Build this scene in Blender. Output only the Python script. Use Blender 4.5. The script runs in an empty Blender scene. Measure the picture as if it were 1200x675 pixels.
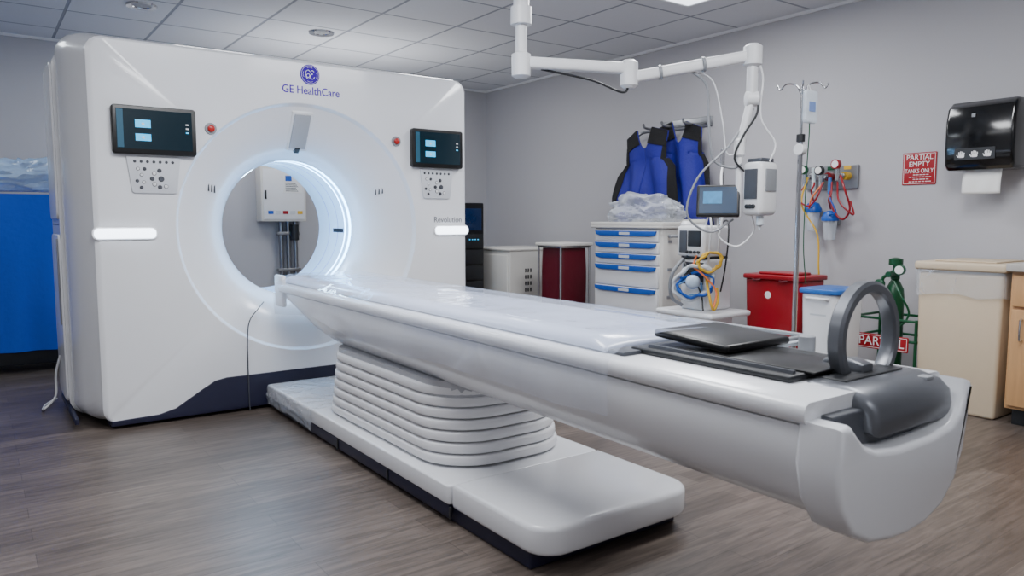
import bpy, bmesh, math, random
from mathutils import Vector, Matrix, noise
random.seed(7)
SC=bpy.context.scene
COL=SC.collection
W={}
def lin(c):
    out=[]
    for v in c:
        v=v/255.0
        out.append(v/12.92 if v<=.04045 else ((v+.055)/1.055)**2.4)
    return tuple(out)+(1.0,)
# ---------------------------------------------------------------- materials
def M(name,col,rough=.5,metal=0,emit=None,estr=0,var=.05,bump=0,scale=18,coat=0,spec=.5,stretch=None):
    m=bpy.data.materials.new(name);m.use_nodes=True
    nt=m.node_tree;N=nt.nodes;L=nt.links
    b=N['Principled BSDF']
    tc=N.new('ShaderNodeTexCoord');mp=N.new('ShaderNodeMapping')
    L.new(tc.outputs['Object'],mp.inputs['Vector'])
    if stretch: mp.inputs['Scale'].default_value=stretch
    nz=N.new('ShaderNodeTexNoise');nz.inputs['Scale'].default_value=scale;nz.inputs['Detail'].default_value=4
    L.new(mp.outputs[0],nz.inputs['Vector'])
    mx=N.new('ShaderNodeMix');mx.data_type='RGBA'
    c=lin(col)
    mx.inputs['A'].default_value=tuple(max(0,v*(1-var)) for v in c[:3])+(1,)
    mx.inputs['B'].default_value=tuple(min(1,v*(1+var)) for v in c[:3])+(1,)
    L.new(nz.outputs['Fac'],mx.inputs['Factor'])
    L.new(mx.outputs['Result'],b.inputs['Base Color'])
    b.inputs['Roughness'].default_value=rough;b.inputs['Metallic'].default_value=metal
    b.inputs['Specular IOR Level'].default_value=spec
    if coat: b.inputs['Coat Weight'].default_value=coat;b.inputs['Coat Roughness'].default_value=.1
    if emit: 
        b.inputs['Emission Color'].default_value=lin(emit);b.inputs['Emission Strength'].default_value=estr
    if bump:
        bp=N.new('ShaderNodeBump');bp.inputs['Strength'].default_value=bump;bp.inputs['Distance'].default_value=.01
        L.new(nz.outputs['Fac'],bp.inputs['Height']);L.new(bp.outputs[0],b.inputs['Normal'])
    return m
def plastic_film(name,col,opac,scale=8,bump=.8,detail=2,rough=.12):
    m=bpy.data.materials.new(name);m.use_nodes=True
    nt=m.node_tree;N=nt.nodes;L=nt.links
    b=N['Principled BSDF'];out=N['Material Output']
    b.inputs['Base Color'].default_value=lin(col);b.inputs['Roughness'].default_value=rough
    b.inputs['Specular IOR Level'].default_value=1
    tc=N.new('ShaderNodeTexCoord')
    vz=N.new('ShaderNodeTexNoise');vz.inputs['Scale'].default_value=scale;vz.inputs['Detail'].default_value=detail;vz.inputs['Distortion'].default_value=1.2
    L.new(tc.outputs['Object'],vz.inputs['Vector'])
    bp=N.new('ShaderNodeBump');bp.inputs['Strength'].default_value=bump;bp.inputs['Distance'].default_value=.02
    L.new(vz.outputs['Fac'],bp.inputs['Height']);L.new(bp.outputs[0],b.inputs['Normal'])
    tr=N.new('ShaderNodeBsdfTransparent')
    lw=N.new('ShaderNodeLayerWeight');lw.inputs['Blend'].default_value=.35;L.new(bp.outputs[0],lw.inputs['Normal'])
    mr=N.new('ShaderNodeMapRange')
    mr.inputs['To Min'].default_value=opac;mr.inputs['To Max'].default_value=min(1,opac+.45)
    L.new(lw.outputs['Facing'],mr.inputs['Value'])
    ms=N.new('ShaderNodeMixShader');L.new(mr.outputs[0],ms.inputs[0]);L.new(tr.outputs[0],ms.inputs[1]);L.new(b.outputs[0],ms.inputs[2])
    L.new(ms.outputs[0],out.inputs['Surface'])
    return m
white=M('white_shell',(234,236,240),.24,var=.01,coat=.4)
white2=M('white_plastic',(230,231,233),.34,var=.02)
warmwhite=M('cream_plastic',(218,216,210),.45,var=.02)
bellow=M('bellows_white',(236,237,240),.36,var=.02)
grey=M('grey_plastic',(140,143,148),.4)
darkgrey=M('cradle_grey',(70,73,80),.4)
silver=M('silver_paint',(104,107,113),.3,metal=.5)
chrome=M('chrome',(200,202,205),.18,metal=1)
steel=M('steel',(150,152,155),.35,metal=.9)
dark=M('dark_plastic',(28,30,34),.45)
black=M('black_plastic',(10,11,13),.32)
blackgloss=M('black_gloss',(7,8,10),.12,coat=.3)
navy=M('navy_base',(24,26,52),.4)
seam=M('seam_dark',(60,64,72),.6)
seamlight=M('seam_grey',(140,144,152),.6)
violet=M('violet_ink',(74,38,172),.8,spec=.05)
greyink=M('grey_ink',(98,101,112),.8)
led=M('led_bar',(255,255,255),.3,emit=(225,238,255),estr=6,var=0)
ledring=M('led_ring',(220,240,255),.3,emit=(135,200,255),estr=16,var=0)
borem=M('bore_liner',(216,230,244),.28,var=.01,coat=.2,emit=(130,190,255),estr=.42)  # blue glow put into the liner material to imitate light on the bore wall
screenm=M('screen_teal',(3,18,26),.16,emit=(4,40,54),estr=.5,var=.3,scale=3)
iconm=M('screen_icon',(60,170,215),.3,emit=(50,170,225),estr=1.5,var=0)
bluescreen=M('screen_blue',(8,34,60),.15,emit=(14,60,95),estr=.5,var=.4,scale=6)
redbtn=M('red_button',(180,26,24),.35)
blue=M('blue_plastic',(16,84,180),.35)
royal=M('royal_fabric',(22,26,140),.65,bump=.3,scale=60)
blackfab=M('black_fabric',(10,10,14),.8,bump=.3,scale=60)
drape=M('blue_drape',(2,84,205),.7,bump=.3,scale=30)
redm=M('red_plastic',(150,10,28),.32)
darkred=M('red_bag',(88,8,28),.35,bump=.6,scale=9)
tan=M('tan_plastic',(204,186,160),.5,var=.03)
green=M('green_paint',(8,76,44),.3)
yellow=M('yellow_tube',(225,180,50),.4)
orangem=M('orange_tube',(230,120,60),.4)
wood=M('maple_wood',(190,146,100),.45,var=.18,scale=6,stretch=(12,12,1))
mattress=M('mattress_cover',(206,215,238),.16,var=.02,bump=.1,scale=5,coat=.6)
paper=M('white_paper',(238,238,236),.8)
sign_red=M('sign_red',(160,12,28),.4)
inkwhite=M('ink_white',(240,240,240),.5)
film=plastic_film('clear_film',(215,226,248),.06,4,.5,1,.06)
film2=plastic_film('crumpled_film',(222,228,236),.28,6,.7,2)
film3=plastic_film('blue_film',(170,200,232),.45,6,.6,2)
film4=plastic_film('base_film',(225,232,242),.16,9,.8,2,.08)
fluid=plastic_film('bag_film',(225,235,245),.45,5,.3)
ltbox=M('light_panel',(250,250,250),.5,emit=(235,242,255),estr=3.0,var=0)
def floor_mat():
    m=bpy.data.materials.new('vinyl_plank');m.use_nodes=True
    nt=m.node_tree;N=nt.nodes;L=nt.links;b=N['Principled BSDF']
    tc=N.new('ShaderNodeTexCoord')
    br=N.new('ShaderNodeTexBrick');br.offset=.37
    br.inputs['Scale'].default_value=1;br.inputs['Brick Width'].default_value=1.1;br.inputs['Row Height'].default_value=.115
    br.inputs['Mortar Size'].default_value=.0012;br.inputs['Mortar Smooth'].default_value=.5;br.inputs['Bias'].default_value=0
    br.inputs['Color1'].default_value=lin((87,78,72));br.inputs['Color2'].default_value=lin((107,97,90));br.inputs['Mortar'].default_value=lin((66,59,54))
    L.new(tc.outputs['Object'],br.inputs['Vector'])
    mp=N.new('ShaderNodeMapping');mp.inputs['Scale'].default_value=(1.7,18,1);L.new(tc.outputs['Object'],mp.inputs['Vector'])
    nz=N.new('ShaderNodeTexNoise');nz.inputs['Scale'].default_value=2.8;nz.inputs['Detail'].default_value=9;nz.inputs['Distortion'].default_value=.7
    L.new(mp.outputs[0],nz.inputs['Vector'])
    cr=N.new('ShaderNodeValToRGB');cr.color_ramp.elements[0].position=.34;cr.color_ramp.elements[0].color=(.64,.63,.62,1)
    cr.color_ramp.elements[1].position=.66;cr.color_ramp.elements[1].color=(1.2,1.19,1.18,1)
    L.new(nz.outputs['Fac'],cr.inputs[0])
    mx=N.new('ShaderNodeMix');mx.data_type='RGBA';mx.blend_type='MULTIPLY';mx.inputs['Factor'].default_value=1
    L.new(br.outputs['Color'],mx.inputs['A']);L.new(cr.outputs[0],mx.inputs['B']);L.new(mx.outputs['Result'],b.inputs['Base Color'])
    b.inputs['Roughness'].default_value=.36
    bp=N.new('ShaderNodeBump');bp.inputs['Strength'].default_value=.15;bp.inputs['Distance'].default_value=.004
    L.new(nz.outputs['Fac'],bp.inputs['Height']);L.new(bp.outputs[0],b.inputs['Normal'])
    return m
def ceil_mat():
    m=bpy.data.materials.new('ceiling_tile');m.use_nodes=True
    nt=m.node_tree;N=nt.nodes;L=nt.links;b=N['Principled BSDF']
    tc=N.new('ShaderNodeTexCoord')
    br=N.new('ShaderNodeTexBrick');br.offset=0
    br.inputs['Scale'].default_value=1;br.inputs['Brick Width'].default_value=.61;br.inputs['Row Height'].default_value=.61
    br.inputs['Mortar Size'].default_value=.013;br.inputs['Mortar Smooth'].default_value=.4
    br.inputs['Color1'].default_value=lin((212,214,219));br.inputs['Color2'].default_value=lin((220,222,226));br.inputs['Mortar'].default_value=lin((152,156,164))
    L.new(tc.outputs['Object'],br.inputs['Vector'])
    nz=N.new('ShaderNodeTexNoise');nz.inputs['Scale'].default_value=90;nz.inputs['Detail'].default_value=3
    L.new(tc.outputs['Object'],nz.inputs['Vector'])
    mx=N.new('ShaderNodeMix');mx.data_type='RGBA';mx.blend_type='MULTIPLY';mx.inputs['Factor'].default_value=.08
    L.new(br.outputs['Color'],mx.inputs['A']);L.new(nz.outputs['Fac'],mx.inputs['B']);L.new(mx.outputs['Result'],b.inputs['Base Color'])
    b.inputs['Roughness'].default_value=.9
    bp=N.new('ShaderNodeBump');bp.inputs['Strength'].default_value=.5;bp.inputs['Distance'].default_value=.01;bp.invert=True
    L.new(br.outputs['Fac'],bp.inputs['Height']);L.new(bp.outputs[0],b.inputs['Normal'])
    return m
wallm=M('painted_wall',(184,183,187),.6,var=.012,bump=.05,scale=120)
# ---------------------------------------------------------------- mesh core
def thing(name,label,cat,loc,group=None):
    o=bpy.data.objects.new(name,None);COL.objects.link(o);o.location=loc;o.empty_display_size=.1
    W[o]=Vector(loc);o['label']=label;o['category']=cat
    if group:o['group']=group
    return o
def mk(name,bm,parent,mat,smooth=35,label=None,cat=None,structure=False,mtx=None,solid=0,group=None):
    if mtx is not None: bmesh.ops.transform(bm,matrix=mtx,verts=bm.verts)
    bmesh.ops.recalc_face_normals(bm,faces=bm.faces)
    xs=[v.co for v in bm.verts]
    lo=Vector((min(v.x for v in xs),min(v.y for v in xs),min(v.z for v in xs)))
    hi=Vector((max(v.x for v in xs),max(v.y for v in xs),max(v.z for v in xs)))
    c=(lo+hi)/2
    for v in bm.verts:v.co-=c
    me=bpy.data.meshes.new(name);bm.to_mesh(me);bm.free()
    if smooth:
        for p in me.polygons:p.use_smooth=True
        me.set_sharp_from_angle(angle=math.radians(smooth))
    me.materials.append(mat)
    o=bpy.data.objects.new(name,me);COL.objects.link(o)
    W[o]=c
    o.location=c-(W[parent] if parent else Vector((0,0,0)))
    if parent:o.parent=parent
    if solid:
        md=o.modifiers.new('solid','SOLIDIFY');md.thickness=solid;md.offset=0
    if label:o['label']=label
    if cat:o['category']=cat
    if structure:o['kind']='structure'
    if group:o['group']=group
    return o
def bxbm(x0,x1,y0,y1,z0,z1,bev=0,seg=3):
    bm=bmesh.new();bmesh.ops.create_cube(bm,size=1)
    for v in bm.verts:
        v.co=Vector(((x0+x1)/2+v.co.x*(x1-x0),(y0+y1)/2+v.co.y*(y1-y0),(z0+z1)/2+v.co.z*(z1-z0)))
    if bev:
        bev=min(bev,.49*min(x1-x0,y1-y0,z1-z0))
        bmesh.ops.bevel(bm,geom=list(bm.edges),offset=bev,segments=seg,affect='EDGES',profile=.5)
    return bm
def box(name,x0,x1,y0,y1,z0,z1,parent,mat,bev=.004,**k):
    return mk(name,bxbm(x0,x1,y0,y1,z0,z1,bev),parent,mat,**k)
def rrect(cx,cy,w,h,r,n=6):
    pts=[]
    for (sx,sy,a0) in ((1,1,0),(-1,1,90),(-1,-1,180),(1,-1,270)):
        for i in range(n+1):
            a=math.radians(a0+90*i/n)
            pts.append((cx+sx*(w/2-r)+r*math.cos(a),cy+sy*(h/2-r)+r*math.sin(a)))
    return pts
def p3(ax,a,p):
    return Vector((a,p[0],p[1])) if ax=='x' else Vector((p[0],a,p[1])) if ax=='y' else Vector((p[0],p[1],a))
def prismbm(pts,ax,a,b,bev=0,seg=3):
    bm=bmesh.new();n=len(pts)
    A=[bm.verts.new(p3(ax,a,p)) for p in pts];B=[bm.verts.new(p3(ax,b,p)) for p in pts]
    f1=bm.faces.new(A);f2=bm.faces.new(B[::-1])
    for i in range(n):bm.faces.new((A[i],B[i],B[(i+1)%n],A[(i+1)%n]))
    bmesh.ops.recalc_face_normals(bm,faces=bm.faces)
    if bev:
        ed=list(set(list(f1.edges)+list(f2.edges)))
        bmesh.ops.bevel(bm,geom=ed,offset=bev,segments=seg,affect='EDGES',profile=.5)
    return bm
def prism(name,pts,ax,a,b,parent,mat,bev=0,**k):
    return mk(name,prismbm(pts,ax,a,b,bev),parent,mat,**k)
def frame(d):
    d=d.normalized();u=Vector((0,0,1)) if abs(d.z)<.9 else Vector((1,0,0))
    s=d.cross(u).normalized();return s,d.cross(s).normalized()
def tubebm(pts,r,seg=10,closed=False,sm=6,caps=True):
    P=[Vector(p) for p in pts]
    if sm and len(P)>2:
        Q=[];n=len(P)
        rng=range(n) if closed else range(n-1)
        for i in rng:
            p0=P[(i-1)%n] if closed or i>0 else P[i]*2-P[i+1]
            p1=P[i];p2=P[(i+1)%n];p3_=P[(i+2)%n] if closed or i+2<n else p2*2-p1
            for j in range(sm):
                t=j/sm
                Q.append(.5*((2*p1)+(-p0+p2)*t+(2*p0-5*p1+4*p2-p3_)*t*t+(-p0+3*p1-3*p2+p3_)*t**3))
        if not closed:Q.append(P[-1])
        P=Q
    bm=bmesh.new();rings=[];n=len(P);s=None
    for i,p in enumerate(P):
        if closed:d=P[(i+1)%n]-P[i-1]
        else:d=P[min(i+1,n-1)]-P[max(i-1,0)]
        d=d.normalized()
        if s is None:s,t=frame(d)
        else:
            s=(s-d*s.dot(d)).normalized();t=d.cross(s)
        rings.append([bm.verts.new(p+(s*math.cos(2*math.pi*k/seg)+t*math.sin(2*math.pi*k/seg))*r) for k in range(seg)])
    m=n if closed else n-1
    for i in range(m):
        a=rings[i];b=rings[(i+1)%n]
        for k in range(seg):bm.faces.new((a[k],a[(k+1)%seg],b[(k+1)%seg],b[k]))
    if not closed and caps:
        bm.faces.new(rings[0][::-1]);bm.faces.new(rings[-1])
    return bm
def tube(name,pts,r,parent,mat,seg=10,closed=False,sm=6,**k):
    return mk(name,tubebm(pts,r,seg,closed,sm),parent,mat,**k)
def lathebm(prof,org,ax=(0,0,1),seg=32,close=True):
    d=Vector(ax).normalized();s,t=frame(d);org=Vector(org);bm=bmesh.new();rings=[]
    for (r,h) in prof:
        r=max(r,.0002)
        rings.append([bm.verts.new(org+d*h+(s*math.cos(2*math.pi*k/seg)+t*math.sin(2*math.pi*k/seg))*r) for k in range(seg)])
    for i in range(len(rings)-1):
        for k in range(seg):bm.faces.new((rings[i][k],rings[i][(k+1)%seg],rings[i+1][(k+1)%seg],rings[i+1][k]))
    if close:
        bm.faces.new(rings[0][::-1]);bm.faces.new(rings[-1])
    return bm
def lathe(name,prof,org,parent,mat,ax=(0,0,1),seg=32,close=True,**k):
    return mk(name,lathebm(prof,org,ax,seg,close),parent,mat,**k)
def cyl(name,r,p0,p1,parent,mat,seg=20,bev=.002,**k):
    p0=Vector(p0);d=Vector(p1)-p0;h=d.length;bev=min(bev,r*.4,h*.4)
    return lathe(name,[(r-bev,0),(r,bev),(r,h-bev),(r-bev,h)],p0,parent,mat,ax=d,seg=seg,**k)
def join(bms):
    out=bmesh.new()
    for b in bms:
        me=bpy.data.meshes.new('tmp');b.to_mesh(me);b.free();out.from_mesh(me);bpy.data.meshes.remove(me)
    return out
def text(name,s,size,loc,rot,parent,mat,width=None,ext=.0008,align='CENTER',shear=0,off=0):
    cu=bpy.data.curves.new(name,'FONT');cu.body=s;cu.size=size;cu.extrude=ext;cu.align_x=align;cu.align_y='CENTER';cu.shear=shear;cu.offset=off
    to=bpy.data.objects.new(name+'_t',cu);COL.objects.link(to)
    bpy.context.view_layer.update()
    dg=bpy.context.evaluated_depsgraph_get();me=bpy.data.meshes.new_from_object(to.evaluated_get(dg))
    bpy.data.objects.remove(to);bm=bmesh.new();bm.from_mesh(me);bpy.data.meshes.remove(me)
    if width:
        w=max(v.co.x for v in bm.verts)-min(v.co.x for v in bm.verts)
        for v in bm.verts:v.co.x*=width/w
    mt=Matrix.Translation(Vector(loc))@rot
    return mk(name,bm,parent,mat,smooth=0,mtx=mt)
FRONT=Matrix.Rotation(math.radians(90),4,'X')                       # faces -Y
LEFTF=Matrix.Rotation(math.radians(-90),4,'Z')@Matrix.Rotation(math.radians(90),4,'X')  # faces -X
def lump(name,c,s,parent,mat,amp=.35,freq=3,flat=None,seed=0,**k):
    bm=bmesh.new();bmesh.ops.create_icosphere(bm,subdivisions=5,radius=1)
    for v in bm.verts:
        n=v.co.normalized();q=n*freq+Vector((seed,seed*2,0))
        d=1+amp*noise.noise(q*.8)+.18*(1-abs(noise.noise(q*1.5))*3)*.6+.08*noise.noise(q*3.5)
        v.co=Vector((n.x*d*s[0],n.y*d*s[1],n.z*d*s[2]))+Vector(c)
        if flat is not None and v.co.z<flat:v.co.z=flat+.002*noise.noise(q*9)
    return mk(name,bm,parent,mat,smooth=60,**k)
# ================================================================ ROOM
H=2.5
XR=4.8;YB=7.15;XL=-2.4;YF=-2.2
def st(name,*a,mat=wallm,bev=0):return box(name,*a,None,mat,bev,structure=True,smooth=0)
st('floor',XL-.1,XR+.1,YF-.1,YB+.1,-.1,0,mat=floor_mat())
st('ceiling',XL-.1,XR+.1,YF-.1,YB+.1,H,H+.1,mat=ceil_mat())
st('wall_right',XR,XR+.1,YF,YB,0,H)
st('wall_back',XL,XR,YB,YB+.1,0,H)
st('wall_left',XL-.1,XL,YF,YB,0,H)
st('wall_front',XL,XR,YF-.1,YF,0,H)
bbm=M('vinyl_baseboard',(92,94,100),.5)
st('baseboard_right',XR-.012,XR,YF,YB-.012,0,.1,mat=bbm)
st('baseboard_back',XL,XR,YB-.012,YB,0,.1,mat=bbm)
st('trim_1',XR-.02,XR,YF,YB-.02,H-.02,H,mat=white2)
st('trim_2',XL,XR,YB-.02,YB,H-.02,H,mat=white2)
def panel(x,y,sx,sy,lab):
    t=thing('ceiling_light',lab,'ceiling light',(x,y,H))
    w=.02
    fr=join([bxbm(x-sx/2,x+sx/2,y-sy/2,y-sy/2+w,H-.012,H),bxbm(x-sx/2,x+sx/2,y+sy/2-w,y+sy/2,H-.012,H),
             bxbm(x-sx/2,x-sx/2+w,y-sy/2+w,y+sy/2-w,H-.012,H),bxbm(x+sx/2-w,x+sx/2,y-sy/2+w,y+sy/2-w,H-.012,H)])
    mk('frame',fr,t,white2,smooth=0)
    box('diffuser',x-sx/2+w,x+sx/2-w,y-sy/2+w,y+sy/2-w,H-.006,H-.001,t,ltbox,0)
    return t
panel(3.72,3.22,.6,.6,'flat white square ceiling light panel, switched on')
for (x,y) in ((1.0,5.69),(2.27,5.68)):
    t=thing('downlight','round recessed chrome ceiling downlight, switched off','ceiling light',(x,y,H))
    lathe('trim_ring',[(.06,0),(.065,-.006),(.095,-.012),(.10,0)],(x,y,H),t,chrome,close=False)
    lathe('reflector',[(.062,-.001),(.04,-.0035),(.005,-.005)],(x,y,H),t,grey,close=False)
t=thing('sprinkler','small white ceiling fire sprinkler','sprinkler',(3.2,4.3,H))
lathe('plate',[(.04,0),(.04,-.006),(.02,-.01),(.01,-.012)],(3.2,4.3,H),t,white2)
lathe('nozzle',[(.008,-.01),(.008,-.03),(.02,-.032),(.02,-.035)],(3.2,4.3,H),t,chrome)
# ================================================================ GANTRY
GY=4.10;CX=1.53;CZ=1.0
G=thing('ct_scanner_gantry','large white ring-shaped scanner housing with glowing blue bore','medical scanner',(CX,4.55,0))
NG=360
def sdrr(x,z,x0,x1,z0,z1,r):
    cx=(x0+x1)/2;cz=(z0+z1)/2
    qx=abs(x-cx)-(x1-x0)/2+r;qz=abs(z-cz)-(z1-z0)/2+r
    return math.hypot(max(qx,0),max(qz,0))+min(max(qx,qz),0)-r
def rectring(x0,x1,z0,z1,r):
    out=[]
    for i in range(NG):
        a=2*math.pi*i/NG;dx=math.cos(a);dz=math.sin(a);lo=.2;hi=3
        for _ in range(26):
            m=(lo+hi)/2
            if sdrr(CX+dx*m,CZ+dz*m,x0,x1,z0,z1,r)<0:lo=m
            else:hi=m
        out.append((CX+dx*lo,CZ+dz*lo))
    return out
def circ(r):return [(CX+r*math.cos(2*math.pi*i/NG),CZ+r*math.sin(2*math.pi*i/NG)) for i in range(NG)]
def ringmesh(rings,closed):
    bm=bmesh.new();V=[]
    for y,pts in rings:V.append([bm.verts.new((p[0],y,p[1])) for p in pts])
    m=len(V) if closed else len(V)-1
    for i in range(m):
        a=V[i];b=V[(i+1)%len(V)]
        for k in range(NG):bm.faces.new((a[k],a[(k+1)%NG],b[(k+1)%NG],b[k]))
    return bm
def fr(ins,r):return rectring(.46+ins,2.60-ins,.03,1.93-ins*.5,r)
DISH=[(.692,GY+.003),(.686,GY+.014),(.678,GY+.024),(.66,GY+.033),(.62,GY+.050),(.57,GY+.074),(.53,GY+.098),(.49,GY+.128),(.46,GY+.158),(.436,GY+.19),(.418,GY+.22),(.404,GY+.25)]
def dishY(r):
    for (r1,y1),(r0,y0) in zip(DISH,DISH[1:]):
        if r0<=r<=r1:return y0+(y1-y0)*(r-r0)/(r1-r0)
    return GY
rings=[(4.405,circ(.400)),(4.392,circ(.396)),(4.375,circ(.397))]+[(y,circ(r)) for r,y in DISH[::-1]]+[(GY,circ(.696)),(GY,circ(.71)),
  (GY,fr(.035,.05)),(GY+.004,fr(.022,.06)),(GY+.014,fr(.008,.07)),(GY+.034,fr(0,.08)),(4.24,fr(-.055,.09)),(4.36,fr(-.085,.09)),(4.44,fr(-.09,.09)),(4.44,circ(.5)),(4.41,circ(.5))]
mk('front_cover',ringmesh(rings,True),G,white,smooth=24)
def rr(ins,r,top=1.915):return rectring(.355+ins,2.705-ins,.02,top-ins,r)
rings=[(4.455,circ(.5)),(4.455,rr(.02,.08)),(4.465,rr(0,.09)),(4.9,rr(0,.09)),(4.97,rr(.03,.1)),(5.0,rr(.08,.1)),(5.0,circ(.55)),(4.98,circ(.44)),(4.95,circ(.415)),(4.9,circ(.41)),(4.8,circ(.5))]
mk('rear_cover',ringmesh(rings,True),G,white,smooth=28)
rings=[(4.41,circ(.400)),(4.95,circ(.400)),(4.97,circ(.41)),(4.97,circ(.43)),(4.41,circ(.43))]
mk('bore_liner',ringmesh(rings,True),G,borem,smooth=28)
for (ya,yb) in ((4.415,4.445),(4.50,4.512)):
    rings=[(ya,circ(.3985)),(yb,circ(.3985)),(yb,circ(.402)),(ya,circ(.402))]
    mk('light_ring',ringmesh(rings,True),G,ledring,smooth=28)
for yy in (4.62,4.76):
    rings=[(yy,circ(.3990)),(yy+.004,circ(.3990)),(yy+.004,circ(.402)),(yy,circ(.402))]
    mk('bore_seam',ringmesh(rings,True),G,seamlight,smooth=28)
bm=bmesh.new();prev=None
for i in range(7):
    a=math.radians(-2+.6*i)
    p=[bm.verts.new((CX+.3970*math.cos(a),y,CZ-.02+.3970*math.sin(a))) for y in (4.53,4.70)]
    if prev:bm.faces.new((prev[0],prev[1],p[1],p[0]))
    prev=p
mk('window_strip',bm,G,dark)
for x in (1.17,1.89):
    box('panel_seam',x,x+.004,GY-.0012,GY+.002,.2,.36,G,seamlight,0)
box('panel_seam',.3545,.358,4.50,4.88,1.02,1.026,G,seam,0)
prism('side_panel',rrect(4.68,1.45,.40,.80,.05),'x',.345,.36,G,white,bev=.006)
prism('side_panel',rrect(4.68,.53,.40,.88,.05),'x',.345,.36,G,white,bev=.006)
box('side_grip',.338,.346,4.50,4.53,.5,.95,G,grey,.003)
def basepoly():
    L=[(.50,.02),(.50,.045),(.72,.05),(.80,.07),(.93,.15),(1.0,.19),(1.06,.20),(CX,.20)]
    R=[(2*CX-p[0],p[1]) for p in L[:-1]][::-1]
    return L+R
prism('base_trim',basepoly(),'y',GY-.006,GY+.05,G,navy,bev=.003)
box('base_plinth',.50,2.56,4.16,4.92,0,.05,G,navy,.01)
box('side_base_trim',.352,.37,4.2,4.9,.03,.06,G,navy,.002)
def ledbar(x0,x1):
    prism('led_bar',rrect((x0+x1)/2,.98,x1-x0,.05,.02),'y',GY-.016,GY+.02,G,led,bev=.006)
    prism('led_bezel',rrect((x0+x1)/2,.98,x1-x0+.02,.066,.03),'y',GY-.006,GY+.015,G,white2,bev=.003)
ledbar(.465,.74);ledbar(2.36,2.60)
stripm=M('strip',(40,80,100),.3,emit=(30,80,105),estr=.4,var=0)
def monitor(x0,x1,z0,z1,flip):
    cx=(x0+x1)/2;cz=(z0+z1)/2;w=x1-x0;h=z1-z0
    m=prism('monitor',rrect(cx,cz,w,h,.015),'y',GY-.03,GY+.01,G,black,bev=.004)
    box('screen',x0+.02,x1-.02,GY-.0315,GY-.029,z0+.025,z1-.018,m,screenm,0)
    y0,y1=GY-.0328,GY-.0312
    box('menu_strip',x0+.022,x0+.05,y0,y1,z0+.03,z1-.022,m,stripm,0)
    ix=cx-.09
    box('icon',ix,ix+.07,y0,y1,cz+.012,cz+.05,m,iconm,0)
    box('icon',ix,ix+.07,y0,y1,cz-.052,cz-.018,m,iconm,0)
    cyl('icon_mark',.007,(ix+.035,GY-.0338,cz+.03),(ix+.035,GY-.0325,cz+.03),m,inkwhite,seg=14,bev=0.0003)
    cyl('icon_mark',.007,(ix+.035,GY-.0338,cz-.036),(ix+.035,GY-.0325,cz-.036),m,inkwhite,seg=14,bev=0.0003)
    for k in range(3):
        box('icon_mark',x1-.05,x1-.036,y0,y1,cz+.035-k*.02,cz+.042-k*.02,m,inkwhite if k<2 else iconm,0)
monitor(.56,.945,1.37,1.605,0);monitor(2.19,2.55,1.37,1.605,1)
kpm=M('keypad_grey',(204,207,213),.5)
def keypad(x0,x1,z0,z1,sg):
    cx=(x0+x1)/2;cz=(z0+z1)/2
    pts=[(x0,z1),(x1,z1),(x1-.02,z0+.01),(x1-.03,z0),(x0+.03,z0),(x0+.02,z0+.01)]
    m=prism('keypad',pts,'y',GY-.008,GY+.01,G,kpm,bev=.002)
    bl=[(-.088+.029*i,.066,.005,0) for i in range(7)]
    for i in range(6):
        a=math.radians(100+40*i);bl.append((sg*.03+.042*math.cos(a),-.018+.042*math.sin(a),.0085,1))
    bl.append((sg*.03,-.018,.012,2))
    for (dx,dz) in ((-.075,.03),(-.045,.03),(-.06,.0),(-.08,-.03),(-.05,-.035),(-.062,-.062)):bl.append((sg*dx,dz,.0065,1))
    for q,(dx,dz,r,kind) in enumerate(bl):
        cyl('button',r,(cx+dx,GY-.012,cz+dz),(cx+dx,GY-.007,cz+dz),m,darkgrey if (kind==0 or q%2) else white2,seg=16,bev=.001)
        lathe('button_ring',[(r+.001,0),(r+.0022,0),(r+.0022,.001),(r+.001,.001)],(cx+dx,GY-.0092,cz+dz),m,dark,ax=(0,1,0),seg=16)
keypad(.62,.87,1.18,1.36,1);keypad(2.255,2.49,1.18,1.36,1)
for x in (1.024,2.095):
    b=lathe('emergency_button',[(.024,0),(.024,.006),(.017,.008),(.017,.018),(.01,.022)],(x,GY+.002,1.52),G,redbtn,ax=(0,-1,0),seg=24)
    lathe('button_collar',[(.024,0),(.031,0),(.029,.008),(.024,.008)],(x,GY+.002,1.52),b,grey,ax=(0,-1,0),seg=24)
for (cx,sg) in ((1.02,1),(2.00,-1)):
    for k in range(3):
        x=cx+k*.018;yc=dishY(math.hypot(x+.003-CX,.22))
        box('speaker_slot',x,x+.006,yc-.004,yc+.006,1.20-k*.004*sg,1.24-k*.004*sg,G,seam,0)
def conebox(name,x0,x1,r0,r1,h,mat,par):
    ya,yb=dishY(r0),dishY(r1)
    L_=math.hypot(r1-r0,ya-yb)
    bm=bxbm(x0,x1,-h,h,0,L_,.003)
    mtx=Matrix.Translation((CX,ya,CZ+r0))@Matrix.Rotation(math.atan2(ya-yb,r1-r0),4,'X')
    return mk(name,bm,par,mat,mtx=mtx)
w_=conebox('laser_window',-.06,.06,.455,.655,.020,white2,G)
conebox('window_glass',-.047,.047,.465,.645,.024,M('window_glass_grey',(168,172,178),.2),w_)
conebox('window_frame',-.014,.014,.450,.475,.028,dark,w_)
LGX,LGZ=1.565,1.855
ER=.055
prism('emblem_disc',[(LGX+ER*math.cos(2*math.pi*i/48),LGZ+ER*math.sin(2*math.pi*i/48)) for i in range(48)],'y',GY-.004,GY+.002,G,violet,smooth=0)
tube('emblem_ring',[(LGX+.049*math.cos(2*math.pi*i/32),GY-.0045,LGZ+.049*math.sin(2*math.pi*i/32)) for i in range(32)],.0009,G,inkwhite,seg=6,closed=True,sm=1)
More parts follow.
